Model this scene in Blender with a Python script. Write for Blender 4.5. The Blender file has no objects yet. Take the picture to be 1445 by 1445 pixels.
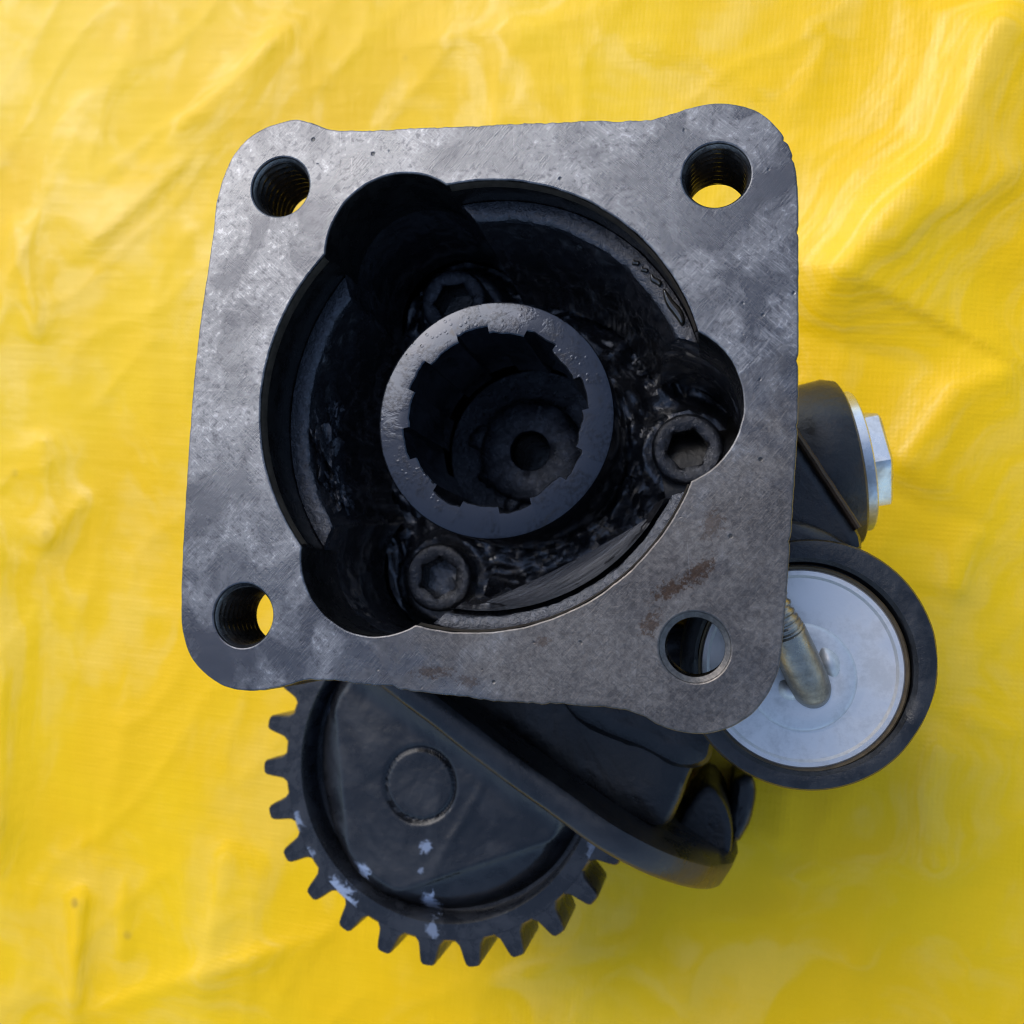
import bpy, math, random
import numpy as np
from mathutils import Vector, Matrix, noise as mnoise
from mathutils.geometry import delaunay_2d_cdt

random.seed(7); np.random.seed(7)
PI = math.pi
H = 120.0                      # flange face height above the tarpaulin, mm
sc = bpy.context.scene
col = sc.collection

# ------------------------------------------------------------------ camera, world, light, exposure
R = np.array([[0.97741866, 0.06289815, -0.20173393],
              [-0.04303395, 0.99391583, 0.10138742],
              [0.20688363, -0.09041655, 0.97417864]])       # world -> camera
CAM = np.array([43.40068, -34.58369, 165.96781])             # mm, flange centre is the origin
FPX = 1400.0; CPX = 722.5
cam = bpy.data.cameras.new('camera'); camo = bpy.data.objects.new('camera', cam); col.objects.link(camo)
M = Matrix([[R[0][0], R[1][0], R[2][0], CAM[0] / 1000],
            [R[0][1], R[1][1], R[2][1], CAM[1] / 1000],
            [R[0][2], R[1][2], R[2][2], (CAM[2] + H) / 1000], [0, 0, 0, 1]])
camo.matrix_world = M
cam.sensor_width = 36; cam.lens = 36 * FPX / 1445
cam.clip_start = 0.005; cam.clip_end = 200
cam.dof.use_dof = True
cam.dof.focus_distance = 0.176
cam.dof.aperture_fstop = 21.0
sc.camera = camo

SUN_EL, SUN_AZ = 45, 318          # azimuth clockwise from +Y: upper left of the picture
world = bpy.data.worlds.new('World'); sc.world = world; world.use_nodes = True
wn = world.node_tree
bg = wn.nodes['Background']
sky = wn.nodes.new('ShaderNodeTexSky'); sky.sky_type = 'NISHITA'; sky.sun_disc = False
sky.sun_elevation = math.radians(SUN_EL); sky.sun_rotation = math.radians(SUN_AZ)
sky.air_density = 1.0; sky.dust_density = 1.6; sky.ozone_density = 1.0
wn.links.new(sky.outputs[0], bg.inputs[0]); bg.inputs[1].default_value = 0.15
sun = bpy.data.lights.new('sun', 'SUN'); sun.energy = 0.95; sun.angle = math.radians(44); sun.color = (1, .98, .95)
suno = bpy.data.objects.new('sun', sun); col.objects.link(suno)
az = math.radians(SUN_AZ); el = math.radians(SUN_EL)
sdir = Vector((math.sin(az) * math.cos(el), math.cos(az) * math.cos(el), math.sin(el)))
suno.rotation_euler = sdir.to_track_quat('Z', 'Y').to_euler(); suno.location = (-0.4, 0.5, 1)
sc.view_settings.view_transform = 'Standard'; sc.view_settings.look = 'None'
sc.view_settings.exposure = 0.63; sc.view_settings.gamma = 1; sc.view_settings.use_curve_mapping = False
sc.render.engine = 'CYCLES'
sc.cycles.use_denoising = True
sc.cycles.max_bounces = 6
sc.cycles.filter_width = 1.1

# ------------------------------------------------------------------ helpers
def at(u, v, z):
    """photograph point -> x, y in mm on the level z (mm below the flange face)"""
    d = R.T @ np.array([(u - CPX) / FPX, (CPX - v) / FPX, -1.0]); k = (z - CAM[2]) / d[2]
    p = CAM + k * d
    return float(p[0]), float(p[1])

def at3(u, v, z):
    x, y = at(u, v, z); return (x, y, z)

def link(name, verts, faces, mat, parent=None, smooth=True, sharp=None, label=None):
    me = bpy.data.meshes.new(name)
    me.from_pydata([(v[0] / 1000, v[1] / 1000, (v[2] + H) / 1000) for v in verts], [], faces)
    me.validate(); me.update()
    if smooth:
        me.polygons.foreach_set('use_smooth', [True] * len(me.polygons))
        try:
            me.set_sharp_from_angle(angle=math.radians(sharp or 38))
        except Exception:
            pass
    if mat: me.materials.append(mat)
    o = bpy.data.objects.new(name, me); col.objects.link(o)
    if parent: o.parent = parent
    if label: o['label'] = label
    return o

def paint(o, mat, test):
    o.data.materials.append(mat); k = len(o.data.materials) - 1
    for p in o.data.polygons:
        c = p.center
        if test(c.x * 1000, c.y * 1000, c.z * 1000 - H, p.normal): p.material_index = k

class MB:
    def __init__(s): s.v = []; s.f = []
    def loft(s, rows, closed=True, cap0=False, cap1=False, skip=1e-4):
        b = len(s.v); n = len(rows[0])
        for r in rows: s.v += [tuple(p) for p in r]
        for i in range(len(rows) - 1):
            for j in range(n if closed else n - 1):
                k = (j + 1) % n
                a, c, d, e = b + i * n + j, b + i * n + k, b + (i + 1) * n + k, b + (i + 1) * n + j
                if skip:
                    va, ve, vc, vd = (s.v[t] for t in (a, e, c, d))
                    if math.dist(va, ve) < skip and math.dist(vc, vd) < skip: continue
                s.f.append((a, c, d, e))
        if cap0: s.f.append(tuple(b + j for j in range(n))[::-1])
        if cap1: s.f.append(tuple(b + (len(rows) - 1) * n + j for j in range(n)))
        return s
    def fan(s, row, c, flip=False):
        b = len(s.v); s.v += [tuple(p) for p in row] + [tuple(c)]; n = len(row)
        for j in range(n):
            t = (b + j, b + (j + 1) % n, b + n); s.f.append(t[::-1] if flip else t)
        return s
    def obj(s, name, mat, parent=None, **k): return link(name, s.v, s.f, mat, parent, **k)

def ring(cx, cy, z, r, n=64, ph=0.0):
    return [(cx + r * math.cos(2 * PI * i / n + ph), cy + r * math.sin(2 * PI * i / n + ph), z) for i in range(n)]

def lathe(cx, cy, prof, n=64, cap0=False, cap1=False):
    m = MB(); m.loft([ring(cx, cy, z, r, n) for r, z in prof], True, cap0, cap1); return m

def catmull(pts, step=0.6):
    out = []; n = len(pts); P = [np.array(p, float) for p in pts]
    for i in range(n):
        p0, p1, p2, p3 = P[i - 1], P[i], P[(i + 1) % n], P[(i + 2) % n]
        m = max(1, int(np.linalg.norm(p2 - p1) / step))
        for k in range(m):
            t = k / m
            out.append(0.5 * (2 * p1 + (p2 - p0) * t + (2 * p0 - 5 * p1 + 4 * p2 - p3) * t * t + (3 * p1 - p0 - 3 * p2 + p3) * t ** 3))
    return [(float(p[0]), float(p[1])) for p in out]

def area2(l): return sum(l[i - 1][0] * l[i][1] - l[i][0] * l[i - 1][1] for i in range(len(l)))

def inset(l, d):
    """offset a closed loop to its left by d"""
    n = len(l); o = []
    for i in range(n):
        a = np.array(l[i - 1]); b = np.array(l[(i + 1) % n]); t = b - a; t = t / (np.linalg.norm(t) + 1e-9)
        o.append((l[i][0] - t[1] * d, l[i][1] + t[0] * d))
    return o

def plate(outer, holes, z0, z1, ch=0.3, chb=None):
    """solid plate with holes; outer and hole loops in mm; chamfered upper edge"""
    loops = [outer if area2(outer) > 0 else outer[::-1]] + [h if area2(h) < 0 else h[::-1] for h in holes]
    m = MB(); tops = []; bots = []
    for l in loops:
        i1 = inset(l, ch)
        i2 = inset(l, ch * .3)
        m.loft([[(x, y, z0) for x, y in l], [(x, y, z1 - ch * 1.1) for x, y in l], [(x, y, z1 - ch * .35) for x, y in i2], [(x, y, z1) for x, y in i1]])
        tops.append(i1); bots.append(l)
    for lp, z, flip in ((tops, z1, False), (bots, z0, True)):
        vs = []; ed = []
        for l in lp:
            b = len(vs); vs += [Vector(p) for p in l]; ed += [(b + i, b + (i + 1) % len(l)) for i in range(len(l))]
        ov, oe, of, *_ = delaunay_2d_cdt(vs, ed, [], 0, 1e-6)
        # keep triangles inside the outer loop and outside the holes
        def inside(p, l):
            c = False; x, y = p
            for i in range(len(l)):
                x1, y1 = l[i - 1]; x2, y2 = l[i]
                if (y1 > y) != (y2 > y) and x < (x2 - x1) * (y - y1) / (y2 - y1) + x1: c = not c
            return c
        b = len(m.v); m.v += [(p[0], p[1], z) for p in ov]
        for f in of:
            cx = sum(ov[i][0] for i in f) / len(f); cy = sum(ov[i][1] for i in f) / len(f)
            if not inside((cx, cy), lp[0]) or any(inside((cx, cy), h) for h in lp[1:]): continue
            t = [b + i for i in f]
            a2 = area2([(ov[i][0], ov[i][1]) for i in f])
            if (a2 < 0) != flip: t = t[::-1]
            m.f.append(tuple(t))
    return m

def nz(x, y, z=0.0, s=1.0, o=3):
    return mnoise.fractal(Vector((x * s, y * s, z * s)), 0.9, 2.1, o)

# ------------------------------------------------------------------ materials
class NT:
    def __init__(s, name):
        s.m = bpy.data.materials.new(name); s.m.use_nodes = True; s.t = s.m.node_tree
        s.b = s.t.nodes['Principled BSDF']
        tc = s.n('ShaderNodeTexCoord'); sc_ = s.n('ShaderNodeVectorMath', operation='SCALE'); sc_.inputs[3].default_value = 1000
        s.l(tc.outputs['Object'], sc_.inputs[0]); s.co = sc_.outputs[0]      # object space in mm
    def n(s, t, **k):
        x = s.t.nodes.new(t)
        for a, v in k.items(): setattr(x, a, v)
        return x
    def l(s, a, b): s.t.links.new(a, b)
    def inp(s, sock, v):
        if hasattr(v, 'is_linked') or hasattr(v, 'links'): s.l(v, sock)
        else: sock.default_value = v
    def mapping(s, scale=(1, 1, 1), rot=(0, 0, 0), loc=(0, 0, 0), co=None):
        r = s.n('ShaderNodeMapping'); r.inputs['Rotation'].default_value = rot; s.l(co or s.co, r.inputs[0])      # turn first, then stretch
        m = s.n('ShaderNodeMapping'); m.inputs['Scale'].default_value = scale; m.inputs['Location'].default_value = loc
        s.l(r.outputs[0], m.inputs[0]); return m.outputs[0]
    def noise(s, scale, detail=4, rough=.55, dist=0, co=None):
        x = s.n('ShaderNodeTexNoise'); x.inputs['Scale'].default_value = scale; x.inputs['Detail'].default_value = detail
        x.inputs['Roughness'].default_value = rough; x.inputs['Distortion'].default_value = dist
        s.l(co or s.co, x.inputs['Vector']); return x.outputs[0]
    def voro(s, scale, feat='F1', co=None, rnd=1):
        x = s.n('ShaderNodeTexVoronoi', feature=feat); x.inputs['Scale'].default_value = scale; x.inputs['Randomness'].default_value = rnd
        s.l(co or s.co, x.inputs['Vector']); return x.outputs['Distance']
    def ramp(s, f, a, b, lo=0.0, hi=1.0):
        x = s.n('ShaderNodeMapRange', interpolation_type='SMOOTHSTEP'); s.inp(x.inputs[0], f)
        for i, v in enumerate((a, b, lo, hi)): x.inputs[i + 1].default_value = v
        return x.outputs[0]
    def math(s, op, a, b=0.0):
        x = s.n('ShaderNodeMath', operation=op); s.inp(x.inputs[0], a); s.inp(x.inputs[1], b); return x.outputs[0]
    def mix(s, f, a, b):
        x = s.n('ShaderNodeMix', data_type='RGBA'); s.inp(x.inputs[0], f)
        for i, v in ((6, a), (7, b)):
            if isinstance(v, tuple): x.inputs[i].default_value = (*v, 1)
            else: s.l(v, x.inputs[i])
        return x.outputs[2]
    def bump(s, h, dist_mm, strength=1.0, prev=None):
        x = s.n('ShaderNodeBump'); x.inputs['Strength'].default_value = strength; x.inputs['Distance'].default_value = dist_mm / 1000
        s.l(h, x.inputs['Height'])
        if prev is not None: s.l(prev, x.inputs['Normal'])
        return x.outputs[0]
    def dist2(s, x, y, rx, ry, rot=0):
        """soft elliptical patch round x, y (mm): 0 at its centre, 1 at its rim"""
        m = s.n('ShaderNodeMapping', vector_type='TEXTURE'); m.inputs['Location'].default_value = (x, y, 0); m.inputs['Rotation'].default_value = (0, 0, rot); m.inputs['Scale'].default_value = (rx, ry, 1e6)
        s.l(s.co, m.inputs[0]); v = s.n('ShaderNodeVectorMath', operation='LENGTH'); s.l(m.outputs[0], v.inputs[0]); return v.outputs['Value']
    def set(s, **k):
        for a, v in k.items():
            q = s.b.inputs[a.replace('_', ' ')]
            if isinstance(v, tuple): q.default_value = (*v, 1) if len(v) == 3 else v
            else: s.inp(q, v)
        return s.m

def mat_flange():
    t = NT('machined_iron')
    big = t.noise(.035, 3, .5, .6); mid = t.noise(.085, 6, .58, .7); fine = t.noise(2.0, 5, .65); grit = t.noise(.75, 7, .72, .3)
    s1 = t.noise(1, 4, .65, co=t.mapping((.30, 3.6, 1), (0, 0, math.radians(-52))))
    s2 = t.noise(1, 4, .65, co=t.mapping((.28, 3.4, 1), (0, 0, math.radians(40))))
    s3 = t.noise(1, 3, .6, co=t.mapping((.05, 5.0, 1), (0, 0, math.radians(84))))
    sA = t.math('MULTIPLY', t.ramp(s1, .48, .64), t.ramp(t.noise(.07, 3, .5, .4), .42, .58))
    sB = t.math('MULTIPLY', t.ramp(s2, .48, .64), t.ramp(t.noise(.055, 3, .5, .8), .46, .60))
    scr = t.math('MAXIMUM', sA, sB)
    scuff = t.ramp(mid, .45, .60)
    c = t.mix(t.ramp(big, .36, .64), (.080, .083, .092), (.128, .132, .140))
    c = t.mix(t.math('MULTIPLY', scuff, .5), c, (.225, .229, .237))
    c = t.mix(t.math('MULTIPLY', t.math('MULTIPLY', scr, t.ramp(mid, .36, .58)), .30), c, (.38, .385, .395))
    c = t.mix(t.math('MULTIPLY', t.math('MULTIPLY', scuff, t.ramp(grit, .54, .64)), .6), c, (.36, .367, .38))
    c = t.mix(t.math('MULTIPLY', t.ramp(grit, .48, .37), .6), c, (.055, .056, .064))
    c = t.mix(t.math('MULTIPLY', t.ramp(t.noise(.06, 5, .58, 1.0), .54, .68), .35), c, (.050, .051, .060))   # dark smudges
    # brown oil and rust film, with the dark reflection on the lower right arm painted in, spotty edge
    film_reflect = t.math('ADD', t.dist2(32, -36, 48, 38, .7), t.math('MULTIPLY', t.math('SUBTRACT', t.noise(.09, 6, .62), .5), 1.8))
    film_reflect = t.ramp(film_reflect, 1.2, .45)
    film_reflect_c = t.mix(t.ramp(t.noise(.9, 8, .74, .5), .36, .64), (.070, .061, .053), (.155, .137, .120))
    c = t.mix(t.math('MULTIPLY', film_reflect, .72), c, film_reflect_c)
    for (u, v, rx, ry, rot, th) in ((985, 808, 5, 2.2, .75, .85), (945, 832, 5, 2.0, .6, .85), (918, 880, 3.5, 2.2, 1.0, .7), (610, 948, 5, 1.6, .1, .6), (660, 962, 3, 1.4, -.1, .5), (765, 905, 2.5, 1.2, .3, .5), (1005, 740, 4, 2.5, 1.2, .5)):
        x, y = at(u, v, 0)
        r_ = t.math('ADD', t.dist2(x, y, rx, ry, rot), t.math('MULTIPLY', t.math('SUBTRACT', t.noise(1.1, 7, .78), .5), 3.4))
        c = t.mix(t.math('MULTIPLY', t.ramp(r_, .75, .3), th), c, (.050, .028, .016))
    pit = t.ramp(t.voro(.30, rnd=1), .14, .06); pit = t.math('MULTIPLY', pit, t.ramp(t.noise(.2, 2), .54, .6))
    c = t.mix(t.math('MULTIPLY', pit, .8), c, (.03, .03, .03))
    hair = t.math('MULTIPLY', t.ramp(s3, .68, .74), t.ramp(t.noise(.05, 2), .46, .58)); c = t.mix(t.math('MULTIPLY', hair, .5), c, (.42, .42, .43))
    rough = t.math('ADD', t.ramp(mid, .38, .62, .22, .36), t.math('MULTIPLY', film_reflect, .12))
    rough = t.math('ADD', rough, t.math('MULTIPLY', scr, .08))
    h = t.math('ADD', t.math('MULTIPLY', fine, .5), t.math('MULTIPLY', t.math('ADD', s1, s2), .6))
    h = t.math('ADD', h, t.math('MULTIPLY', grit, .8))
    h = t.math('SUBTRACT', h, t.math('MULTIPLY', pit, 2))
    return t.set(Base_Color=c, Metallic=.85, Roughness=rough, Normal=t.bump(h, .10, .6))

def mat_oily(name, base=(.012, .012, .013), rough=(.16, .38), bs=.35, bd=.5, metal=0.0, streak=None, coat=0.0, fine=1.0):
    t = NT(name)
    a = t.noise(bs, 6, .6, .5); b = t.noise(bs * 4.5, 4, .6)
    if streak:
        a = t.noise(1, 6, .65, .3, co=t.mapping(streak[0], (0, 0, streak[1])))
    c = t.mix(t.ramp(a, .45, .7), base, tuple(x * 1.8 for x in base))
    h = t.math('ADD', a, t.math('MULTIPLY', b, .3 * fine))
    return t.set(Base_Color=c, Metallic=metal, Roughness=t.ramp(t.noise(bs * .8, 5), .35, .65, *rough), Normal=t.bump(h, bd, .8), Coat_Weight=coat, Coat_Roughness=.08, Specular_IOR_Level=.8)

def mat_cast(name, base, rough=.5, bd=.35, bs=.6, tint=None, marks=()):
    t = NT(name)
    a = t.noise(bs, 7, .62); b = t.noise(bs * .22, 4, .6, .4)
    c = t.mix(t.ramp(b, .4, .65), base, tuple(x * 1.8 + .003 for x in base))
    if tint: c = t.mix(t.math('MULTIPLY', t.ramp(t.noise(.12, 6, .65, .5), .52, .66), .7), c, tint)
    for (u, v, z, rx, ry, rot, k) in marks:                       # thin pale smears, broken edges: paint, and sky reflections put into the colour
        x, y = at(u, v, z)
        q = t.math('ADD', t.dist2(x, y, rx, ry, rot), t.math('MULTIPLY', t.math('SUBTRACT', t.noise(.55, 5, .65, .6), .5), 2.6))
        c = t.mix(t.math('MULTIPLY', t.ramp(q, .95, .45), k), c, (.26, .32, .44))
    return t.set(Base_Color=c, Roughness=t.ramp(b, .35, .65, rough - .1, rough + .1), Normal=t.bump(t.math('ADD', a, b), bd, .7), Specular_IOR_Level=.5)

def mat_steel(name, base=(.55, .56, .58), rough=.28, spots=.35, metal=1.0, bd=.05):
    t = NT(name)
    a = t.noise(.12, 6, .6, .4); b = t.noise(.9, 6, .7)
    c = t.mix(t.math('MULTIPLY', t.ramp(t.math('ADD', t.math('MULTIPLY', a, .7), t.math('MULTIPLY', b, .3)), .46, .64), spots), base, tuple(x * .42 for x in base))
    return t.set(Base_Color=c, Metallic=metal, Roughness=t.ramp(a, .35, .65, rough - .06, rough + .14), Normal=t.bump(b, bd, .5))

def mat_sleeve():
    t = NT('wet_spline_steel')
    p = t.noise(.16, 4, .6, .5); f = t.noise(1.3, 5, .65); q = t.voro(.75)
    rgh = t.math('MULTIPLY', t.ramp(p, .44, .56), t.ramp(f, .40, .62))
    c = t.mix(rgh, (.044, .049, .061), (.028, .030, .036))
    c = t.mix(t.math('MULTIPLY', t.ramp(t.noise(.22, 6, .7, 1), .55, .7), .7), c, (.035, .033, .032))
    drops = t.math('MULTIPLY', t.ramp(q, .30, .12), t.ramp(t.noise(.13, 2), .50, .56))
    h = t.math('ADD', t.math('MULTIPLY', f, t.ramp(p, .44, .56)), t.math('MULTIPLY', drops, .8))
    return t.set(Base_Color=c, Metallic=.8, Roughness=t.ramp(rgh, 0, 1, .10, .18), Normal=t.bump(h, .06, .6), Coat_Weight=.1, Coat_Roughness=.06)

def mat_tarp():
    t = NT('yellow_tarpaulin')
    w1 = t.n('ShaderNodeTexWave', wave_type='BANDS', bands_direction='X'); w2 = t.n('ShaderNodeTexWave', wave_type='BANDS', bands_direction='Y')
    co = t.mapping((1, 1, 1), (0, 0, math.radians(2.5)))
    for w in (w1, w2):
        t.l(co, w.inputs[0]); w.inputs['Scale'].default_value = .24; w.inputs['Distortion'].default_value = .6; w.inputs['Detail'].default_value = 1
    weave = t.math('MAXIMUM', w1.outputs['Fac'], w2.outputs['Fac'])
    slow = t.noise(.012, 5, .55, .2)
    dust = t.noise(.03, 6, .6, .1)
    c = t.mix(t.ramp(slow, .35, .65), (.85, .505, .001), (.88, .555, .004))
    film_reflect = t.math('MULTIPLY', t.ramp(t.noise(1, 6, .55, .15, co=t.mapping((.030, .012, 1), (0, 0, .35))), .42, .60), t.ramp(t.noise(1, 4, .6, .1, co=t.mapping((.02, .05, 1), (0, 0, .3))), .30, .62))
    c = t.mix(t.math('MULTIPLY', film_reflect, .32), c, (.87, .585, .07))      # pale sky sheen painted into the colour, over rubbed areas of the plastic
    spk = t.math('MULTIPLY', t.ramp(t.voro(.055), .12, .05), t.ramp(t.noise(.02, 2), .56, .62))
    c = t.mix(t.math('MULTIPLY', spk, .45), c, (.16, .10, .05))
    st = t.math('ADD', t.noise(1, 4, .6, co=t.mapping((.012, .22, 1), (0, 0, .04))), t.noise(1, 4, .6, co=t.mapping((.2, .012, 1), (0, 0, -.12))))
    h = t.math('ADD', t.math('MULTIPLY', weave, .17), t.math('MULTIPLY', t.noise(.05, 5, .5), 1.2))
    h = t.math('ADD', h, t.math('MULTIPLY', st, .8))
    return t.set(Base_Color=c, Roughness=t.ramp(dust, .38, .62, .28, .44), Normal=t.bump(h, .32, .9), Specular_IOR_Level=t.ramp(film_reflect, 0, 1, .22, .46))

def mat_simple(name, c, rough=.4, metal=0.0, **k):
    t = NT(name); n = t.noise(.5, 5)
    cc = t.mix(t.ramp(n, .35, .7), c, tuple(x * .6 for x in c))
    return t.set(Base_Color=cc, Roughness=rough, Metallic=metal, Normal=t.bump(t.noise(1.2, 4), .08, .5), **k)

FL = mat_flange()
THREAD = mat_oily('oily_thread', (.035, .030, .024), (.22, .40), .8, .12, metal=.6)
BLACK = mat_oily('black_oil_film', (.040, .043, .052), (.14, .30), .20, 1.1, metal=.5, fine=.5, coat=.8)
WALL = mat_oily('oily_casting_wall', (.022, .022, .025), (.14, .28), .35, .9, metal=.4, fine=.6, coat=.8)
LEDGE = mat_oily('wrinkled_grease_ledge', (.034, .036, .043), (.14, .28), .8, .5, metal=.5)
WEB = mat_oily('streaked_oily_casting', (.060, .064, .074), (.10, .2), .5, 1.6, metal=.6, streak=((.10, 1.5, .4), math.radians(-38)))
BOLT = mat_oily('oil_coated_screw', (.032, .035, .043), (.26, .40), .9, .3, metal=.6)
DARK = mat_oily('black_bore_and_recess_shade', (.003, .003, .0032), (.2, .35), .3, .3, fine=.3)
SLEEVE = mat_sleeve()
BORE = mat_simple('brown_bore_edge', (.07, .058, .046), .45, .5)
CAST = mat_cast('black_painted_casting', (.005, .0055, .0065), .36, .25, .5)
CASTR = mat_cast('rusty_black_casting', (.007, .007, .007), .40, .3, .5, (.022, .013, .006))
GEAR = mat_cast('dark_gear_steel', (.010, .0115, .015), .28, .16, .8, None, [(480, 1258, -60, 4.6, 2.6, -.5, .9), (415, 1158, -60, 3.0, 2.6, 0, .6), (432, 1205, -60, 2.6, 1.6, .3, .6), (495, 1280, -60, 2.2, 3.0, .2, .6), (610, 1312, -60, 1.8, 2.4, 0, .5), (840, 1195, -60, 2, 4, -.5, .4)])
WEBG = mat_cast('dark_cast_disc', (.009, .010, .0125), .32, .20, .4, None, [(603, 1280, -61.5, 2.4, 4.4, .1, .95), (513, 1228, -61.0, 1.9, 2.4, .2, .9), (600, 1196, -60, 1.9, 1.8, 0, .75), (594, 1228, -60.3, 1.1, .9, 0, .5), (455, 1003, -62, .9, 1.8, 0, .7)])
ALU = mat_steel('dull_zinc_cover', (.74, .725, .70), .40, .35, metal=.7)
ZINC = mat_steel('bright_zinc', (.60, .62, .62), .30, .6)
ROD = mat_steel('greasy_rod_steel', (.34, .31, .26), .30, .7, bd=.2)
RUBBER = mat_cast('black_ring_casting', (.008, .009, .011), .38, .25, .8)
SEAL = mat_simple('tan_seal', (.10, .07, .035), .5)
RUST = mat_simple('rust_edge', (.05, .027, .010), .6)
OIL = mat_simple('oil_puddle', (.02, .016, .010), .03, Specular_IOR_Level=1.0)
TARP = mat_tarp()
GROUND = mat_cast('concrete_ground', (.28, .27, .25), .8, .6, .1)

# ------------------------------------------------------------------ setting: ground and tarpaulin
g = link('ground', [(-15000, -15000, -H - 14), (15000, -15000, -H - 14), (15000, 15000, -H - 14), (-15000, 15000, -H - 14)], [(0, 1, 2, 3)], GROUND, smooth=False)
g['kind'] = 'structure'

def perlin(x, y, seed):
    rng = np.random.RandomState(seed); p = rng.permutation(256); p = np.r_[p, p]
    ang = rng.rand(256) * 2 * PI
    xi = np.floor(x).astype(int); yi = np.floor(y).astype(int); xf = x - xi; yf = y - yi; xi &= 255; yi &= 255
    u = xf ** 3 * (xf * (xf * 6 - 15) + 10); v = yf ** 3 * (yf * (yf * 6 - 15) + 10)
    def gr(i, j, dx, dy): a = ang[p[p[i & 255] + (j & 255)]]; return np.cos(a) * dx + np.sin(a) * dy
    a = gr(xi, yi, xf, yf); b = gr(xi + 1, yi, xf - 1, yf); c_ = gr(xi, yi + 1, xf, yf - 1); d = gr(xi + 1, yi + 1, xf - 1, yf - 1)
    return (a * (1 - u) + b * u) * (1 - v) + (c_ * (1 - u) + d * u) * v

fine = np.arange(-215, 255, 1.7)
coarse = np.cumsum(2.2 * 1.09 ** np.arange(48)); coarse = coarse[coarse < 1500]
xs = np.r_[(-215 - coarse)[::-1], fine, fine[-1] + coarse]
X, Y = np.meshgrid(xs, xs, indexing='xy')
Z = 4.0 * perlin(X / 120, Y / 120, 3) + .9 * perlin(X / 44 + Y / 130, Y / 52, 5)
rid = 1 - np.abs(perlin(X / 62 + .35 * Y / 62, Y / 88 - .2 * X / 60, 8)) * 2.6
Z += .45 * np.clip(rid, 0, 1) ** 3
rid2 = 1 - np.abs(perlin(X / 30 - .5 * Y / 30, Y / 55 + .3 * X / 55, 12)) * 3
Z += .3 * np.clip(rid2, 0, 1) ** 4 + .12 * perlin(X / 13, Y / 17, 9)
# creases and folds followed from the photograph: path, height, half widths left and right of the path
FOLDS = [([(1440, -20), (1375, 110), (1330, 230), (1245, 320), (1180, 400), (1150, 480)], 14, 32, 20),
         ([(1445, 240), (1375, 290), (1300, 320), (1225, 385)], 2.6, 6, 12),
         ([(280, 215), (200, 290), (120, 360)], 1.6, 4, 9), ([(430, 20), (330, 120), (230, 210)], 2.0, 12, 5),
         ([(20, 300), (45, 400), (60, 490)], 1.8, 6, 4), ([(60, 600), (75, 720), (60, 780)], 2.0, 7, 12), ([(60, 780), (130, 690)], 1.4, 6, 6),
         ([(-5, 700), (8, 950), (0, 1240)], 4.0, 10, 4), ([(120, 1240), (112, 1330), (105, 1445)], 2.6, 4, 10), ([(178, 1230), (172, 1360)], 1.0, 3, 3),
         ([(330, 1170), (305, 1300), (280, 1420)], 2.0, 14, 6), ([(100, 1440), (200, 1400), (420, 1330)], 1.4, 3, 8), ([(300, 1370), (470, 1310)], .9, 3, 4),
         ([(1330, 1020), (1300, 1120), (1310, 1200), (1330, 1260)], 3.4, 14, 5), ([(1090, 1240), (1220, 1215), (1330, 1215)], 1.4, 5, 5),
         ([(960, 1300), (1080, 1290), (1200, 1270)], .9, 4, 4), ([(1280, 1255), (1230, 1290), (1215, 1380)], 1.6, 5, 9), ([(1110, 1100), (1100, 1200)], 1.6, 4, 6),
         ([(1445, 520), (1340, 560), (1250, 690)], 5, 22, 8), ([(1380, 740), (1340, 850)], 2.0, 6, 8), ([(1350, 1010), (1445, 1040)], 1.6, 4, 8),
         ([(560, 60), (760, 40), (900, 0)], 1.2, 8, 8), ([(1120, 20), (1170, 60), (1110, 180)], 1.0, 5, 7), ([(870, 60), (1000, 90), (1100, 150)], .9, 8, 5),
         ([(640, 1400), (900, 1330), (1000, 1445)], 1.2, 8, 8)]
for path, A, wl, wr in FOLDS:
    best = np.full(X.shape, 1e9); side = np.zeros(X.shape); fade = np.ones(X.shape)
    q = [np.array(at(u, v, -H)) for u, v in path]
    tot = sum(np.linalg.norm(b - a) for a, b in zip(q, q[1:])); run = 0
    for a, b in zip(q, q[1:]):
        d = b - a; L = np.linalg.norm(d); d = d / L
        s = np.clip((X - a[0]) * d[0] + (Y - a[1]) * d[1], 0, L)
        ex = X - a[0] - s * d[0]; ey = Y - a[1] - s * d[1]; dd = np.hypot(ex, ey)
        m = dd < best
        best = np.where(m, dd, best); side = np.where(m, d[0] * ey - d[1] * ex, side)
        fr = (run + s) / tot; fade = np.where(m, np.clip(np.minimum(fr, 1 - fr) * 5 + .25, 0, 1), fade); run += L
    wob = 1 + .22 * perlin(X / 55, Y / 55, 31)
    w = np.where(side > 0, wl, wr) * wob
    Z += A * fade * np.exp(-np.sqrt((best / w) ** 2 + .012)) * .85
# the cloth is pressed flat under the unit
foot = np.exp(-(((X - 8) / 62) ** 2 + ((Y + 25) / 62) ** 2) ** 2)
Z = Z * (1 - .97 * foot) - 1.0 * foot
Z = np.where(np.hypot(X, Y) > 500, Z * 1.2, Z)
n = len(xs)
verts = np.c_[X.ravel(), Y.ravel(), (Z - H).ravel()]
idx = np.arange(n * n).reshape(n, n)
F = np.c_[idx[:-1, :-1].ravel(), idx[:-1, 1:].ravel(), idx[1:, 1:].ravel(), idx[1:, :-1].ravel()]
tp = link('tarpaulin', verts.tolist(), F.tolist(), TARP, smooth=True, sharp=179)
tp['kind'] = 'structure'

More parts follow.
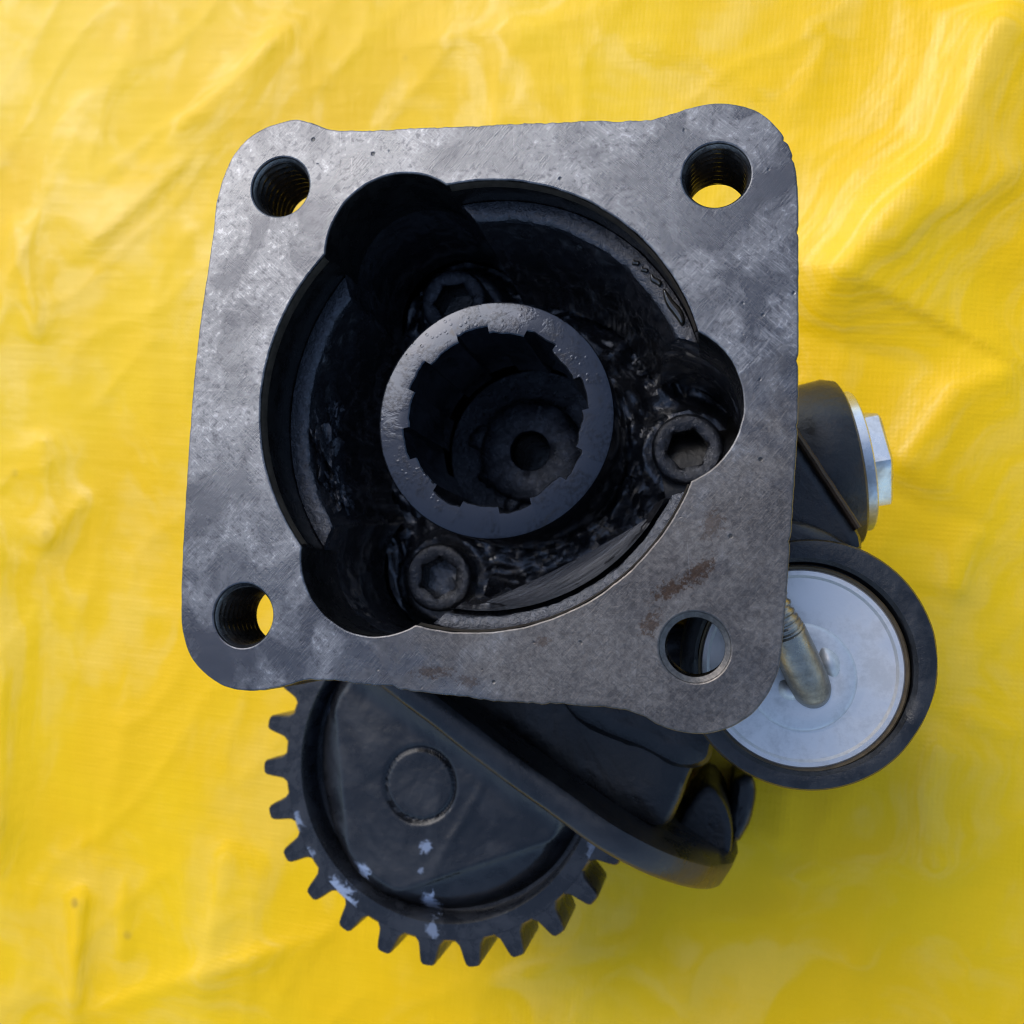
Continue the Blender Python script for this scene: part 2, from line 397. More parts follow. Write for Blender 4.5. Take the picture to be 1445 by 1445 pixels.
# ------------------------------------------------------------------ the unit
unit = bpy.data.objects.new('power_take_off', None); col.objects.link(unit); unit.empty_display_size = .02
unit['label'] = 'oily black gearbox unit standing on yellow tarpaulin with its square bolt flange facing up'
unit['category'] = 'gearbox'

# cavity outline: pilot bore with three lobes for the cap screws
LOBE_A = [math.radians(a) for a in (0, 119.6, 240.6)]
def lobe_r(th, rl, c=32.0):
    r = 0
    for a in LOBE_A:
        s = math.sin(th - a)
        if math.cos(th - a) > 0 and abs(c * s) < rl: r = max(r, c * math.cos(th - a) + math.sqrt(rl * rl - (c * s) ** 2))
    return r
NA = 900
TH = [2 * PI * i / NA for i in range(NA)]
def outline(rc, rl, jit=0.0, seed=0):
    o = []
    for th in TH:
        r = max(rc, lobe_r(th, rl))
        if jit: r += jit * nz(math.cos(th) * 40, math.sin(th) * 40, seed * 7.1, .35, 4)
        o.append((r * math.cos(th), r * math.sin(th)))
    return o

OUT = [(300, 330), (304, 290), (313, 255), (327, 222), (347, 197), (371, 181), (394, 173), (418, 168), (440, 173), (462, 181), (490, 184), (530, 183), (600, 180), (680, 176), (760, 173),
       (830, 170), (880, 170), (915, 168), (945, 161), (975, 151), (1010, 145), (1045, 148), (1075, 160), (1098, 181), (1114, 206), (1124, 245), (1127, 300), (1127, 400), (1127, 500), (1126, 600),
       (1120, 700), (1113, 800), (1106, 890), (1100, 938), (1089, 970), (1069, 1000), (1040, 1022), (1003, 1035), (965, 1034), (932, 1024), (905, 1010), (870, 1000), (820, 996), (760, 993), (700, 989),
       (640, 983), (560, 972), (500, 964), (455, 960), (422, 963), (390, 971), (355, 975), (320, 970), (290, 952), (268, 925), (257, 890), (255, 850), (258, 760), (264, 660), (271, 560), (280, 470), (290, 400)]
outer = catmull([at(u, v, 0) for u, v in OUT][::-1], .45)
o2 = []
for x, y in outer:                                  # cast edges are a little ragged, the lower and upper more than the sides
    k = .24 if (y > 44 or y < -44) and abs(x) < 36 else .07
    r = math.hypot(x, y); d = k * nz(x, y, 3, .55, 5)
    if y < -44 and -22 < x < 6: d -= .5 * max(0, nz(x, y, 9, .22, 3))
    for ny, nd, nw in ((46.0, .45, .35), (42.6, .35, .3), (30, .3, .5), (8, .35, .6), (-3, .25, .4), (-22, .3, .5)):     # nicks on the right edge
        if x > 40: d -= nd * math.exp(-((y - ny) / nw) ** 2)
    o2.append((x * (1 + d / r), y * (1 + d / r)))
outer = o2
HOLES = [(-40, 40), (40, 40), (40, -40), (-40, -40)]
holes = [[(hx + 5.75 * math.cos(a), hy + 5.75 * math.sin(a)) for a in [2 * PI * i / 96 for i in range(96)]] for hx, hy in HOLES]
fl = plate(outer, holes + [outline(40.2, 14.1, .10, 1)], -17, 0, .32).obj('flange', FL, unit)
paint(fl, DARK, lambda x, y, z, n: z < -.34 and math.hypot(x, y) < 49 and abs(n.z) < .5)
paint(fl, CAST, lambda x, y, z, n: z < -.34 and math.hypot(x, y) > 44 and n.z < .3 and not (math.hypot(x, y) < 49 and abs(n.z) < .5))
fl['label'] = 'scuffed machined square flange face with four threaded corner holes'

# threaded holes, sub-parts of the flange
def threaded(hx, hy, r0=5.15, dep=.5, pitch=1.75, ln=16.6):
    m = MB(); n = 72; rows = [ring(hx, hy, -1.0, 5.6, n), ring(hx, hy, -1.1, 5.35, n)]
    z = -1.2
    while z > -ln:
        row = []
        for i in range(n):
            a = 2 * PI * i / n; ph = ((z / pitch) - a / (2 * PI)) % 1.0
            tri = 1 - abs(ph * 2 - 1)
            rr = r0 + dep * min(1, tri * 1.3)
            row.append((hx + rr * math.cos(a), hy + rr * math.sin(a), z))
        rows.append(row); z -= pitch / 6
    rows.append(ring(hx, hy, -ln - .3, 6.2, n))
    for r in range(len(rows)): rows[r] = rows[r]
    m.loft(rows[::-1]); return m
for i, (hx, hy) in enumerate(HOLES):
    th_ = threaded(hx, hy).obj('threaded_hole', THREAD, fl, sharp=30)
    w = 1.0 if i == 2 else .55
    cm = MB(); cm.loft([ring(hx, hy, -1.25, 5.85 - w, 72), ring(hx, hy, -1.05, 5.9 - w, 72), ring(hx, hy, -.30, 5.95, 72), ring(hx, hy, -.5, 6.3, 72)]); cm.obj('hole_chamfer', FL, fl)

# brown machined step just under the edge of the bore
m = MB(); rows = []
for z, rc in ((-.30, 40.12), (-1.6, 39.75), (-2.0, 39.75), (-2.2, 40.6)):
    rows.append([(max(rc, 0) * math.cos(t), rc * math.sin(t), z) for t in TH])
keep = [40.0 > lobe_r(t, 14.2) for t in TH]
b = 0
for i in range(len(rows)): m.v += rows[i]
for i in range(len(rows) - 1):
    for j in range(NA):
        k = (j + 1) % NA
        if keep[j] and keep[k]: m.f.append((i * NA + j, (i + 1) * NA + j, (i + 1) * NA + k, i * NA + k))
m.obj('bore_step', BORE, unit)

# ledge in the bore and the cavity wall below it
def ledge_z(th):
    d = (th - PI + PI) % (2 * PI) - PI
    d = min(abs(th - PI), 2 * PI - abs(th - PI))
    return -9.0 - 4.0 * max(0, math.cos(min(d * 1.5, PI / 2)))
def wall_rows(spec, jit, lob=14.3):
    rows = []
    for rc, dz, j in spec:
        row = []
        for th in TH:
            x, y = math.cos(th), math.sin(th)
            lr = lobe_r(th, lob); z0 = ledge_z(th)
            z = z0 + dz if dz > -30 else dz
            rr = rc + (1.0 * max(0, math.cos(th + 1.0)) ** .7 if 36 < rc < 39 else 0) + j * nz(x * 38, y * 38, z, .22, 4)
            if lr > rr: rr = lr + .25 * j * nz(x * 38, y * 38, z, .3, 3)
            row.append((rr * x, rr * y, z))
        rows.append(row)
    return rows
m = MB(); rows = wall_rows([(40.3, -.5, 0), (40.0, .1, .08), (39.0, .25, .25), (37.9, .2, .3), (36.9, 0, .3), (36.5, -.4, .3), (36.4, -1.6, .2)], .2)
m.loft([r for r in rows][::-1], skip=.02); m.obj('bore_ledge', LEDGE, unit)
m = MB(); spec = [(36.45, -1.4, .3)] + [(36.4 - 3.4 * ((k / 22) ** .8), -1.4 - k * .0 - 28.4 * k / 22, .9) for k in range(1, 22)] + [(31.5, -46, .8)]
m.loft(wall_rows(spec, 1)[::-1]); m.obj('cavity_wall', WALL, unit)

# cavity floor with raised bosses round the screws
SCREWS = [(35.8, -.6), (-16.2, 30.2), (-16.0, -30.2)]
m = MB(); rows = []
NR, NF = 46, 180
for i in range(NR + 1):
    row = []
    for j in range(NF):
        a = 2 * PI * j / NF; r = 20.5 + (max(40.0, lobe_r(a, 14.8)) - 20.5) * i / NR; x, y = r * math.cos(a), r * math.sin(a)
        z = -50.5 + 2.6 * nz(x, y, 1, .10, 4) + 1.2 * nz(x, y, 4, .28, 4)
        for sx, sy in SCREWS:
            d = math.hypot(x - sx, y - sy); z = max(z, -47.6 + .4 * nz(x, y, 2, .3, 2) - max(0, (d - 9.5)) * 1.4)
        d = math.hypot(x, y); z += 2.2 * math.exp(-((d - 24) / 4) ** 2)
        row.append((x, y, z))
    rows.append(row)
m.loft(rows[::-1], skip=0); m.obj('cavity_floor', BLACK, unit)

# lower right: smooth concave casting face between the ledge and a straight web edge
m = MB(); NS = 60; rows = []
pa = [( 36.5 * math.cos(math.radians(a)), 36.5 * math.sin(math.radians(a)), -9.6) for a in np.linspace(-97, -24, NS)]
ea = np.array(at3(645, 866, -15)); eb = np.array(at3(962, 702, -15))
for k in range(15):
    t = k / 14; row = []
    for j in range(NS):
        s = j / (NS - 1); e = ea + (eb - ea) * s; e = e + np.array([0, 0, -9 * math.sin(PI * s) ** .7])
        ex, ey = at(645 + (962 - 645) * s, 866 + (702 - 866) * s + 10 * math.sin(PI * s), e[2])
        p = np.array(pa[j]); q = np.array([ex, ey, e[2]])
        v = p + (q - p) * t; v[2] += -3.6 * math.sin(PI * t) * math.sin(PI * s) + .25 * nz(v[0], v[1], 0, .3, 3) * math.sin(PI * t)
        row.append(tuple(v))
    rows.append(row)
rows.append([(p[0] + .3, p[1] - .6, p[2] - .7) for p in rows[-1]]); rows.append([(p[0] + 1, p[1] - 1.6, -46) for p in rows[-1]])
m.loft(rows, closed=False); m.obj('casting_web', WEB, unit)

# splined sleeve
ang = []; rad = []
for k in range(8):
    a0 = math.radians(85 + 45 * k)
    ht, hg = math.asin(3.45 / 16.8), math.asin(3.45 / 18.1)
    for s in np.linspace(-1, 1, 9): ang.append(a0 + ht * s); rad.append(16.8)
    g0, g1 = a0 + hg, a0 + PI / 4 - hg
    ang[-1] = a0 + ht
    # groove
    lo = a0 + ht + .012; hi = a0 + PI / 4 - ht - .012
    for s in np.linspace(0, 1, 9): ang.append(lo + (hi - lo) * s); rad.append(18.1)
def srow(z, dr, jit=0.0):
    row = []
    for a, r in zip(ang, rad):
        rr = r + dr + jit * nz(20 * math.cos(a), 20 * math.sin(a), z * .3, .5, 4)
        row.append((rr * math.cos(a), rr * math.sin(a), z))
    return row
def crow(z, r): return [(r * math.cos(a), r * math.sin(a), z) for a in ang]
m = MB()
rows = [crow(-50, 23.6), crow(-46, 23.1), crow(-16.7, 23.1), crow(-16.15, 22.9), crow(-16.0, 22.5), srow(-16.0, .22, .32), srow(-16.2, .0, .32)]
rows += [srow(-16.25 - 2 * k, .0, .16) for k in range(1, 15)] + [srow(-46, 0)]
m.loft(rows); m.obj('splined_sleeve', SLEEVE, unit, sharp=30, label='wet grey splined sleeve with eight internal teeth')
# washer at the bottom of the sleeve with the centre bore
m = MB(); NF = 90; rows = []
for r, z in ((4.3, -78), (4.3, -60), (4.35, -54.6), (4.7, -54.0), (7, -53.8), (10.6, -54.0), (11.6, -54.6), (12, -56), (13.5, -56.6), (19, -56)):
    row = []
    for j in range(NF):
        a = 2 * PI * j / NF; d = .45 * nz(r * math.cos(a), r * math.sin(a), 2, .30, 4) if 4.6 < r < 18 else 0
        row.append(((r) * math.cos(a), r * math.sin(a), z + d))
    rows.append(row)
m.loft(rows[::-1]); m.fan(rows[0], (0, 0, -78)); so_ = m.obj('shaft_end', BOLT, unit); paint(so_, DARK, lambda x, y, z, n: z < -55 and math.hypot(x, y) < 4.5)  # shade inside the centre bore is painted on as a dark colour
# grease lumps on the shaft end
def blob(name, x, y, z, rx, ry, h, mat, parent, rot=0.0, seed=1, n=28, wob=.35):
    m = MB(); rows = []
    for k in range(7):
        t = k / 6; row = []
        for j in range(n):
            a = 2 * PI * j / n; w = max(.5, 1 + 1.1 * wob * nz(math.cos(a) * 1.3 + seed * 5.37, math.sin(a) * 1.3 + .41, seed * 3.3 + .2, .9, 3))
            u, v = rx * w * (1 - t) ** .6 * math.cos(a), ry * w * (1 - t) ** .6 * math.sin(a)
            if k == 6: u = v = 0
            row.append((x + u * math.cos(rot) - v * math.sin(rot), y + u * math.sin(rot) + v * math.cos(rot), z + h * math.sin(t * PI / 2) - (.15 if k == 0 else 0)))
        rows.append(row)
    m.loft(rows, skip=0); return m.obj(name, mat, parent)
for i, (x, y, rx, ry, h) in enumerate(((-8, -6, 4, 3, 1.2), (-3, -11, 5, 2.4, 1), (-11, 3, 3, 5, .8))):
    blob('grease_lump', x, y, -56.4, rx, ry, h, BOLT, unit, i, i)

# socket head cap screws
def cap_screw(sx, sy, zt=-40.0, ph=0.0):
    n = 72; m = MB()
    def hexr(af, z):
        row = []
        for j in range(n):
            a = 2 * PI * j / n; q = ((a - ph) % (PI / 3)) - PI / 6; rr = af / 2 / math.cos(q)
            row.append((sx + rr * math.cos(a), sy + rr * math.sin(a), z))
        return row
    jit = lambda row: [(x, y, z + .12 * nz(x, y, 5, .5, 3)) for x, y, z in row]
    rows = [ring(sx, sy, zt - 9.5, 7.4, n), ring(sx, sy, zt - 1.0, 7.4, n), ring(sx, sy, zt - .35, 7.15, n), jit(ring(sx, sy, zt, 6.7, n)), jit(ring(sx, sy, zt + .05, 6.0, n)), jit(ring(sx, sy, zt - .05, 4.75, n)),
            hexr(7.7, zt - .5), hexr(7.5, zt - .9), hexr(7.5, zt - 8.5)]
    m.loft(rows); m.fan(rows[-1], (sx, sy, zt - 8.8)); so_ = m.obj('cap_screw', BOLT, unit, sharp=35); paint(so_, DARK, lambda x, y, z, n: z < zt - .7 and math.hypot(x - sx, y - sy) < 4.9)  # socket faces coloured dark in place of the shade inside
for (sx, sy), z, ph in zip(SCREWS, (-40, -38.5, -41), (.25, .1, .5)): cap_screw(sx, sy, z, ph)

# oil puddle and drops lying on the upper right of the ledge
def oil_strip(a0, a1, r0, w0, h):
    m = MB(); rows = []; K = 30
    for k in range(K + 1):
        t = k / K; a = math.radians(a0 + (a1 - a0) * t); w = w0 * (.04 + math.sin(PI * t ** .8) ** .6); rc = r0 + .2 * math.sin(t * 7)
        rows.append([((rc + w * q) * math.cos(a), (rc + w * q) * math.sin(a), -8.85 + (h * (1 - q * q) ** .7 + .32) * (1 if abs(q) < 1 else 0) * min(1, math.sin(PI * t) * 4)) for q in np.linspace(-1, 1, 11)])
    m.loft(rows, closed=False, skip=0); return m
def ang_of(u, v): x, y = at(u, v, -9); return math.degrees(math.atan2(y, x))
for (p0, p1), r0, w, h in ((((971, 458), (944, 402)), 38.75, .85, .8), (((942, 398), (925, 383)), 38.7, .6, .55), (((920, 380), (912, 372)), 38.4, .45, .45), (((908, 369), (899, 362)), 38.2, .5, .45)):
    oil_strip(ang_of(*p0), ang_of(*p1), r0, w, h).obj('oil_puddle', OIL, unit)
# clotted grease on the left wall of the cavity
def wall_hit(u, v):
    z = -13.0
    while z > -44:
        x, y = at(u, v, z); k = (-z - 14) / 28.4
        if math.hypot(x, y) > 36.4 - 3.4 * max(0, k) ** .8: break
        z -= .25
    return np.array([x, y, z])
def clot(name, c, rx, ry, rz, seed, mat, n=40, amp=.5):
    m = MB(); rows = []; ca, sa = math.cos(math.atan2(c[1], c[0])), math.sin(math.atan2(c[1], c[0]))
    for i in range(1, 26):
        f = PI * i / 26; row = []
        for j in range(n):
            a = 2 * PI * j / n; d = (math.sin(f) * math.cos(a), math.sin(f) * math.sin(a), math.cos(f))
            k = 1 + amp * nz(d[0] * 3 + seed * 7.3, d[1] * 3, d[2] * 3, .9, 4)
            x, y, z = d[0] * rx * k, d[1] * ry * k, d[2] * rz * k
            row.append((c[0] + x * ca - y * sa, c[1] + x * sa + y * ca, c[2] + z))
        rows.append(row)
    m.loft(rows[::-1], skip=0, cap0=True, cap1=True); return m.obj(name, mat, unit)
for i, (u, v, rx, ry, rz) in enumerate(((462, 640, 2.2, 7.5, 5.5), (476, 690, 1.8, 4.5, 4.0), (470, 590, 1.4, 4.0, 3.5))):
    clot('grease_clot', wall_hit(u, v), rx, ry, rz, i + 1, LEDGE, amp=.7)
for i, (u, v, r) in enumerate(((888, 683, 1.2), (880, 640, .8), (800, 400, 1.5), (905, 520, 1.4))):
    x, y = at(u, v, -47.5); clot('grease_clot', np.array([x, y, -47.5]), r, r * 1.4, r, i + 9, BOLT, 20, .5)

# housing below the flange (mostly hidden by it)
hs = MB(); rows = []
for z, e in ((-118.5, 2), (-112, 3.5), (-60, 4.5), (-30, 4), (-16.5, 4)):
    rows.append([(x * (1 + e / math.hypot(x, y)), y * (1 + e / math.hypot(x, y)), z) for x, y in outline(40.5, 14.3)])
hs.loft(rows, cap0=True); housing = hs.obj('housing', CAST, unit)

# casting that carries the mounting plate: visible below the flange
def prism(pts_top, z1, z0, grow=0.0, shift=(0, 0), ch=1.2, seed=0, bump=.5, step=1.6):
    l = catmull(pts_top, step); l = l if area2(l) > 0 else l[::-1]
    rows = []
    for k in range(9):
        t = k / 8; z = z0 + (z1 - ch - z0) * t; o = inset(l, -grow * (1 - t))
        rows.append([(x + shift[0] * (1 - t) + bump * .5 * nz(x, y, z + seed, .12, 3), y + shift[1] * (1 - t) + bump * .5 * nz(x, y, z + seed + 50, .12, 3), z) for x, y in o])
    for d, zz in ((ch * .3, z1 - ch * .3), (ch, z1)): rows.append([(x, y, zz + bump * .25 * nz(x, y, seed, .15, 3)) for x, y in inset(l, d)])
    c = (sum(p[0] for p in l) / len(l), sum(p[1] for p in l) / len(l))
    # fill the top towards its middle
    last = rows[-1]
    for s in (.8, .55, .3, .1):
        rows.append([(c[0] + (x - c[0]) * s, c[1] + (y - c[1]) * s, z1 + bump * .6 * nz(c[0] + (x - c[0]) * s, c[1] + (y - c[1]) * s, seed, .12, 4)) for x, y, z in last])
    m = MB(); m.loft(rows, skip=0, cap0=True); m.fan(rows[-1], (c[0], c[1], z1)); return m
pts = [at(u, v, -58.6) for u, v in ((500, 900), (760, 880), (1000, 890), (1060, 960), (1030, 1020), (1004, 1050), (978, 1085), (958, 1135), (935, 1168), (890, 1155), (800, 1095), (700, 1020), (560, 925))]
prism(pts, -58.6, -112, 0, (0, 0), 2.0, 3, .9).obj('gear_case', CAST, unit)
lug = [at(u, v, -52) for u, v in ((790, 960), (900, 940), (1020, 960), (1040, 1010), (1012, 1045), (1000, 1078), (960, 1088), (905, 1062), (850, 1040), (800, 1010))]
prism(lug, -52, -100, 0, (0, 0), 4.0, 6, 1.2).obj('case_lug', CAST, unit)

# mounting plate, edge on: a vertical slab with a rounded end and a sloping front foot
pA = np.array(at(470, 919, -42)); pB = np.array(at(1022, 1319, -42)); d = (pB - pA) / np.linalg.norm(pB - pA); nrm = np.array([d[1], -d[0]])     # nrm points to the lower left
if nrm[1] > 0: nrm = -nrm
L = float(np.linalg.norm(pB - pA)); TK = 6.6
m = MB(); rows = []
NSL = 70
for k in range(NSL + 1):
    s = L * k / NSL; e = max(0, (s - (L - 32)) / 32); top = -42 - 44 * (1 - math.sqrt(max(0, 1 - e * e)))
    cen = pA + d * s + .35 * nrm * nz(s, 0, 0, .05, 2)
    curve = 1.6 * math.sin(PI * min(1, s / L))            # the band bows slightly
    sec = [(.9 - 2.2, -118), (0.0, top - 14 - 6), (0.0, top - 2.2), (-.5, top - .7), (-1.4, top), (-TK + 1.6, top + .1), (-TK + .5, top - .6), (-TK, top - 2), (-TK, -118)]
    row = []
    for off, z in sec:
        p = cen + nrm * (off + curve); row.append((p[0], p[1], min(z, top if z > -100 else z)))
    rows.append(row)
m.loft(rows, closed=False, skip=0)
m.f.append(tuple(range(len(m.v) - 9, len(m.v)))); m.obj('mounting_plate', WEBG, unit, label='edge of the diagonal mounting plate with a rounded end')
fin = [at(u, v, -80) for u, v in ((1000, 1108), (1020, 1128), (1032, 1158), (1034, 1186), (1026, 1212), (990, 1215), (955, 1180), (975, 1130))]
prism(fin, -80, -118, 0, (0, 0), 1.2, 8, .3).obj('casting_fin', CAST, unit)
foot = [at(u, v, -95) for u, v in ((1038, 1100), (1062, 1098), (1066, 1130), (1052, 1172), (1036, 1190), (1030, 1150))]
prism(foot, -95, -119, 0, (0, 0), 1.5, 5, .6).obj('casting_foot', CAST, unit)

# ---- gear
GX, GY, GZ, GT = -16.9, -73.1, -60.0, 18.0
NTEETH = 26
m = MB(); n = NTEETH * 8
m.loft([ring(GX, GY, GZ - GT, 39.3, n), ring(GX, GY, GZ - .8, 39.3, n), ring(GX, GY, GZ, 38.7, n), ring(GX, GY, GZ + .05, 35.2, n), ring(GX, GY, GZ - .7, 34.6, n), ring(GX, GY, GZ - 8, 34.4, n), ring(GX, GY, GZ - 8.5, 20, n), ring(GX, GY, GZ - GT, 20, n), ring(GX, GY, GZ - GT, 39.3, n)])
gear = m.obj('gear', GEAR, unit, label='black spur gear wheel below the flange with pale grease smears and painted sky glints')
tooth_me = None
def tooth_mesh():
    m = MB(); rows = []
    for z, s in ((-GT, 1), (-.9, 1), (-.25, .93), (0.0, .84)):
        prof = [(38.2, -4.3), (39.2, -3.4), (40.0, -2.7), (41.0, -2.45), (43.0, -2.1), (44.3, -1.75), (44.85, -1.2), (44.95, 0), (44.85, 1.2), (44.3, 1.75), (43.0, 2.1), (41.0, 2.45), (40.0, 2.7), (39.2, 3.4), (38.2, 4.3)]
        rows.append([((37 + (r - 37) * (1 - (1 - s) * .3)), t * s, z) for r, t in prof])
    m.loft(rows, cap0=True, cap1=True)
    me = bpy.data.meshes.new('tooth'); me.from_pydata([(x / 1000, y / 1000, z / 1000) for x, y, z in m.v], [], m.f); me.update()
    me.polygons.foreach_set('use_smooth', [True] * len(me.polygons)); me.set_sharp_from_angle(angle=math.radians(32)); me.materials.append(GEAR); return me
tooth_me = tooth_mesh()
for k in range(NTEETH):
    a = math.radians(-91.0) + 2 * PI * k / NTEETH
    o = bpy.data.objects.new('tooth', tooth_me); col.objects.link(o); o.parent = gear
    o.location = (GX / 1000, GY / 1000, (GZ - .12 + H) / 1000); o.rotation_euler = (0, 0, a)

# cast disc in the middle of the gear: shoulders fall away to the rim, with boss, creases and a sloping root below the plate
BX, BY = at(590, 1108, -59)
c1a, c1b = at(470, 960, -60), at(492, 1195, -60); c2a, c2b = at(600, 1245, -60), at(818, 1172, -60)
def seg(x, y, a, b):
    dx, dy = b[0] - a[0], b[1] - a[1]; L = math.hypot(dx, dy); return ((x - a[0]) * dy - (y - a[1]) * dx) / L, ((x - a[0]) * dx + (y - a[1]) * dy) / L / L
m = MB(); rows = []; NR, NF = 64, 200
for i in range(NR + 1):
    r = 33.4 * i / NR; row = []
    for j in range(NF):
        a = 2 * PI * j / NF; x, y = GX - .6 + r * math.cos(a), GY - .9 + r * math.sin(a)
        z = -60.2
        s1, _ = seg(x, y, c1a, c1b); z -= .55 * max(0, s1) ** 1.05          # left of the first crease
        s2, u2 = seg(x, y, c2a, c2b); z -= .30 * max(0, s2)
        if s2 > 0: z -= .9 * (1 - math.exp(-s2 / .8)) 
        e = max(0, r - 29); z -= .42 * e ** 1.6
        db = math.hypot(x - BX, y - BY)
        z -= .9 * math.exp(-((db - 8.2) / .55) ** 2)
        if db < 7.8: z = -60.2
        z += .22 * nz(x, y, 0, .12, 4) + .25 * math.exp(-(seg(x, y, at(640, 1180, -60), at(620, 1215, -60))[0] / 1.2) ** 2) * math.exp(-((db - 14) / 5) ** 2)
        # root fillet towards the plate
        q = np.dot(np.array([x, y]) - pA, nrm); 
        if q < 9.5: z += .12 * max(0, 9.5 - q) ** 1.75
        if q < -3: z = -72
        row.append((x, y, min(z, -47)))
    rows.append(row)
rows = rows[1:]
m.fan(rows[0], (GX - .6, GY - .9, rows[0][0][2]), flip=False)
m.loft(rows[::-1], skip=0)
m.loft([rows[-1], [(x, y, -70) for x, y, z in rows[-1]]][::-1])
m.obj('hub_disc', WEBG, gear, sharp=70)

# ---- shift cylinder with zinc cover
CX, CY = 59.0, -43.3
m = MB(); n = 96
prof = [(22.0, -117), (22.6, -60), (22.6, -26.4), (22.2, -25.5), (21.4, -25.2), (19.9, -25.4), (19.2, -26.2), (19.0, -31), (0.5, -31.2)]
m.loft([[(CX + .35 + (r + .22 * nz(3 * math.cos(a), 3 * math.sin(a), z, .9, 3) + (1.5 * max(0, math.cos(a - .85)) ** 2 if r > 20.5 and z > -70 else 0)) * math.cos(a), CY + .5 + (r + (1.5 * max(0, math.cos(a - .85)) ** 2 if r > 20.5 and z > -70 else 0)) * math.sin(a), z) for a in [2 * PI * i / n for i in range(n)]] for r, z in prof], cap0=True)
cyl = m.obj('cylinder_housing', RUBBER, unit, label='round black housing with a zinc cover and bent rod')
sm = MB(); sm.loft([ring(CX, CY, -28.5, 19.05, n), ring(CX, CY, -26.9, 19.05, n), ring(CX, CY, -26.6, 18.75, n), ring(CX, CY, -27.2, 18.3, n)]); sm.obj('seal_ring', SEAL, cyl)
prof = [(18.7, -29), (18.6, -27.9), (18.4, -27.4), (18.0, -27.0), (17.2, -26.95), (16.7, -27.4), (12, -27.35), (10.0, -27.3), (9.7, -27.0), (9.2, -26.75), (7, -26.75), (3, -26.8), (.4, -26.8)]
m = lathe(CX, CY, prof[:7], n); rows = []
HX, HY = at(1130, 955, -28)
for k, (r, z) in enumerate(prof[6:]):
    t = min(1, k / 1.0); rows.append(ring(CX + (HX - CX) * t, CY + (HY - CY) * t, z, r, n))
m.loft(rows, cap1=True); cover = m.obj('cover_disc', ALU, cyl, sharp=30)
# bent rod lying across the cover and running up under the flange
path = [np.array(at3(1149, 982, -28.6)), np.array(at3(1146, 974, -27.2)), np.array(at3(1138, 955, -25.4)), np.array(at3(1124, 924, -23.4)), np.array(at3(1110, 892, -21.4)), np.array(at3(1100, 868, -20)), np.array(at3(1084, 832, -19.5))]
rads = [2.6, 3.5, 3.75, 3.7, 3.5, 2.9, 2.9]
def tube(path, rads, n=32, sub=14, thread=None):
    P = [path[0]] + list(path) + [path[-1]]; rr = [rads[0]] + list(rads) + [rads[-1]]; pts = []; rs = []
    for i in range(1, len(P) - 2):
        for k in range(sub):
            t = k / sub; p0, p1, p2, p3 = P[i - 1], P[i], P[i + 1], P[i + 2]
            pts.append(.5 * (2 * p1 + (p2 - p0) * t + (2 * p0 - 5 * p1 + 4 * p2 - p3) * t * t + (3 * p1 - p0 - 3 * p2 + p3) * t ** 3)); rs.append(rr[i] + (rr[i + 1] - rr[i]) * t)
    pts.append(P[-1]); rs.append(rr[-1]); rows = []; run = 0
    for i, p in enumerate(pts):
        a = pts[max(0, i - 1)]; b = pts[min(len(pts) - 1, i + 1)]; T = (b - a) / np.linalg.norm(b - a)
        u = np.cross(T, (0, 0, 1.)); u /= np.linalg.norm(u); w = np.cross(T, u); run += np.linalg.norm(p - a)
        r = rs[i]
        if thread and i > thread: r -= .35 * (i % 4 in (0, 1))
        rows.append([tuple(p + r * (math.cos(t) * u + math.sin(t) * w)) for t in [2 * PI * q / n for q in range(n)]])
    m = MB(); m.loft(rows, skip=0, cap0=True, cap1=True); return m
tube(path, rads, thread=56).obj('rod', ROD, cyl, sharp=35, label='greasy steel rod bent across the zinc cover')
for (u0, v0), (u1, v1), side in (((1158, 908), (1182, 962), 1), ((1098, 958), (1128, 990), -1)):
    a = np.array(at3(u0, v0, -27.5)); b = np.array(at3(u1, v1, -27.8)); dv = (b - a) / np.linalg.norm(b - a); pv = np.array([-dv[1], dv[0], 0]) * side
    rows = []
    for k in range(13):
        t = k / 12; c = a + (b - a) * t; w = 2.3 * math.sin(PI * t) ** .7 + .05
        rows.append([tuple(c + pv * w * q + np.array([0, 0, 1. * 0 + .1 + 2.2 * math.sin(PI * t) * math.sin(PI * (q * .5 + .5)) ** 1.0])) for q in np.linspace(-1, 1, 9)])
    m = MB(); m.loft(rows, closed=False, skip=0); m.obj('crimped_tab', ALU, cover)

# ---- boss on the right with washer and hex plug (axis nearly level)
ax0 = np.array([1.0, .22, -.05]); ax0 /= np.linalg.norm(ax0)
pc = np.array([(69.3 + 76.3) / 2 - 1.4, (15.2 - 13.6) / 2, -60.0])            # washer centre
U = np.cross(ax0, (0, 0, 1.)); U /= np.linalg.norm(U); Wv = np.cross(U, ax0)
def axring(off, r, n=64, poly=0, ph=0.0, jit=0.0):
    row = []
    for i in range(n):
        a = 2 * PI * i / n; rr = r
        if poly: q = ((a - ph) % (2 * PI / poly)) - PI / poly; rr = min(r * math.cos(PI / poly) / math.cos(q), r * .985)
        p = pc + ax0 * off + rr * (math.cos(a) * U + math.sin(a) * Wv)
        if jit: p = p + ax0 * 0 + (math.cos(a) * U + math.sin(a) * Wv) * jit * nz(p[0], p[1], p[2], .1, 3)
        row.append(tuple(p))
    return row
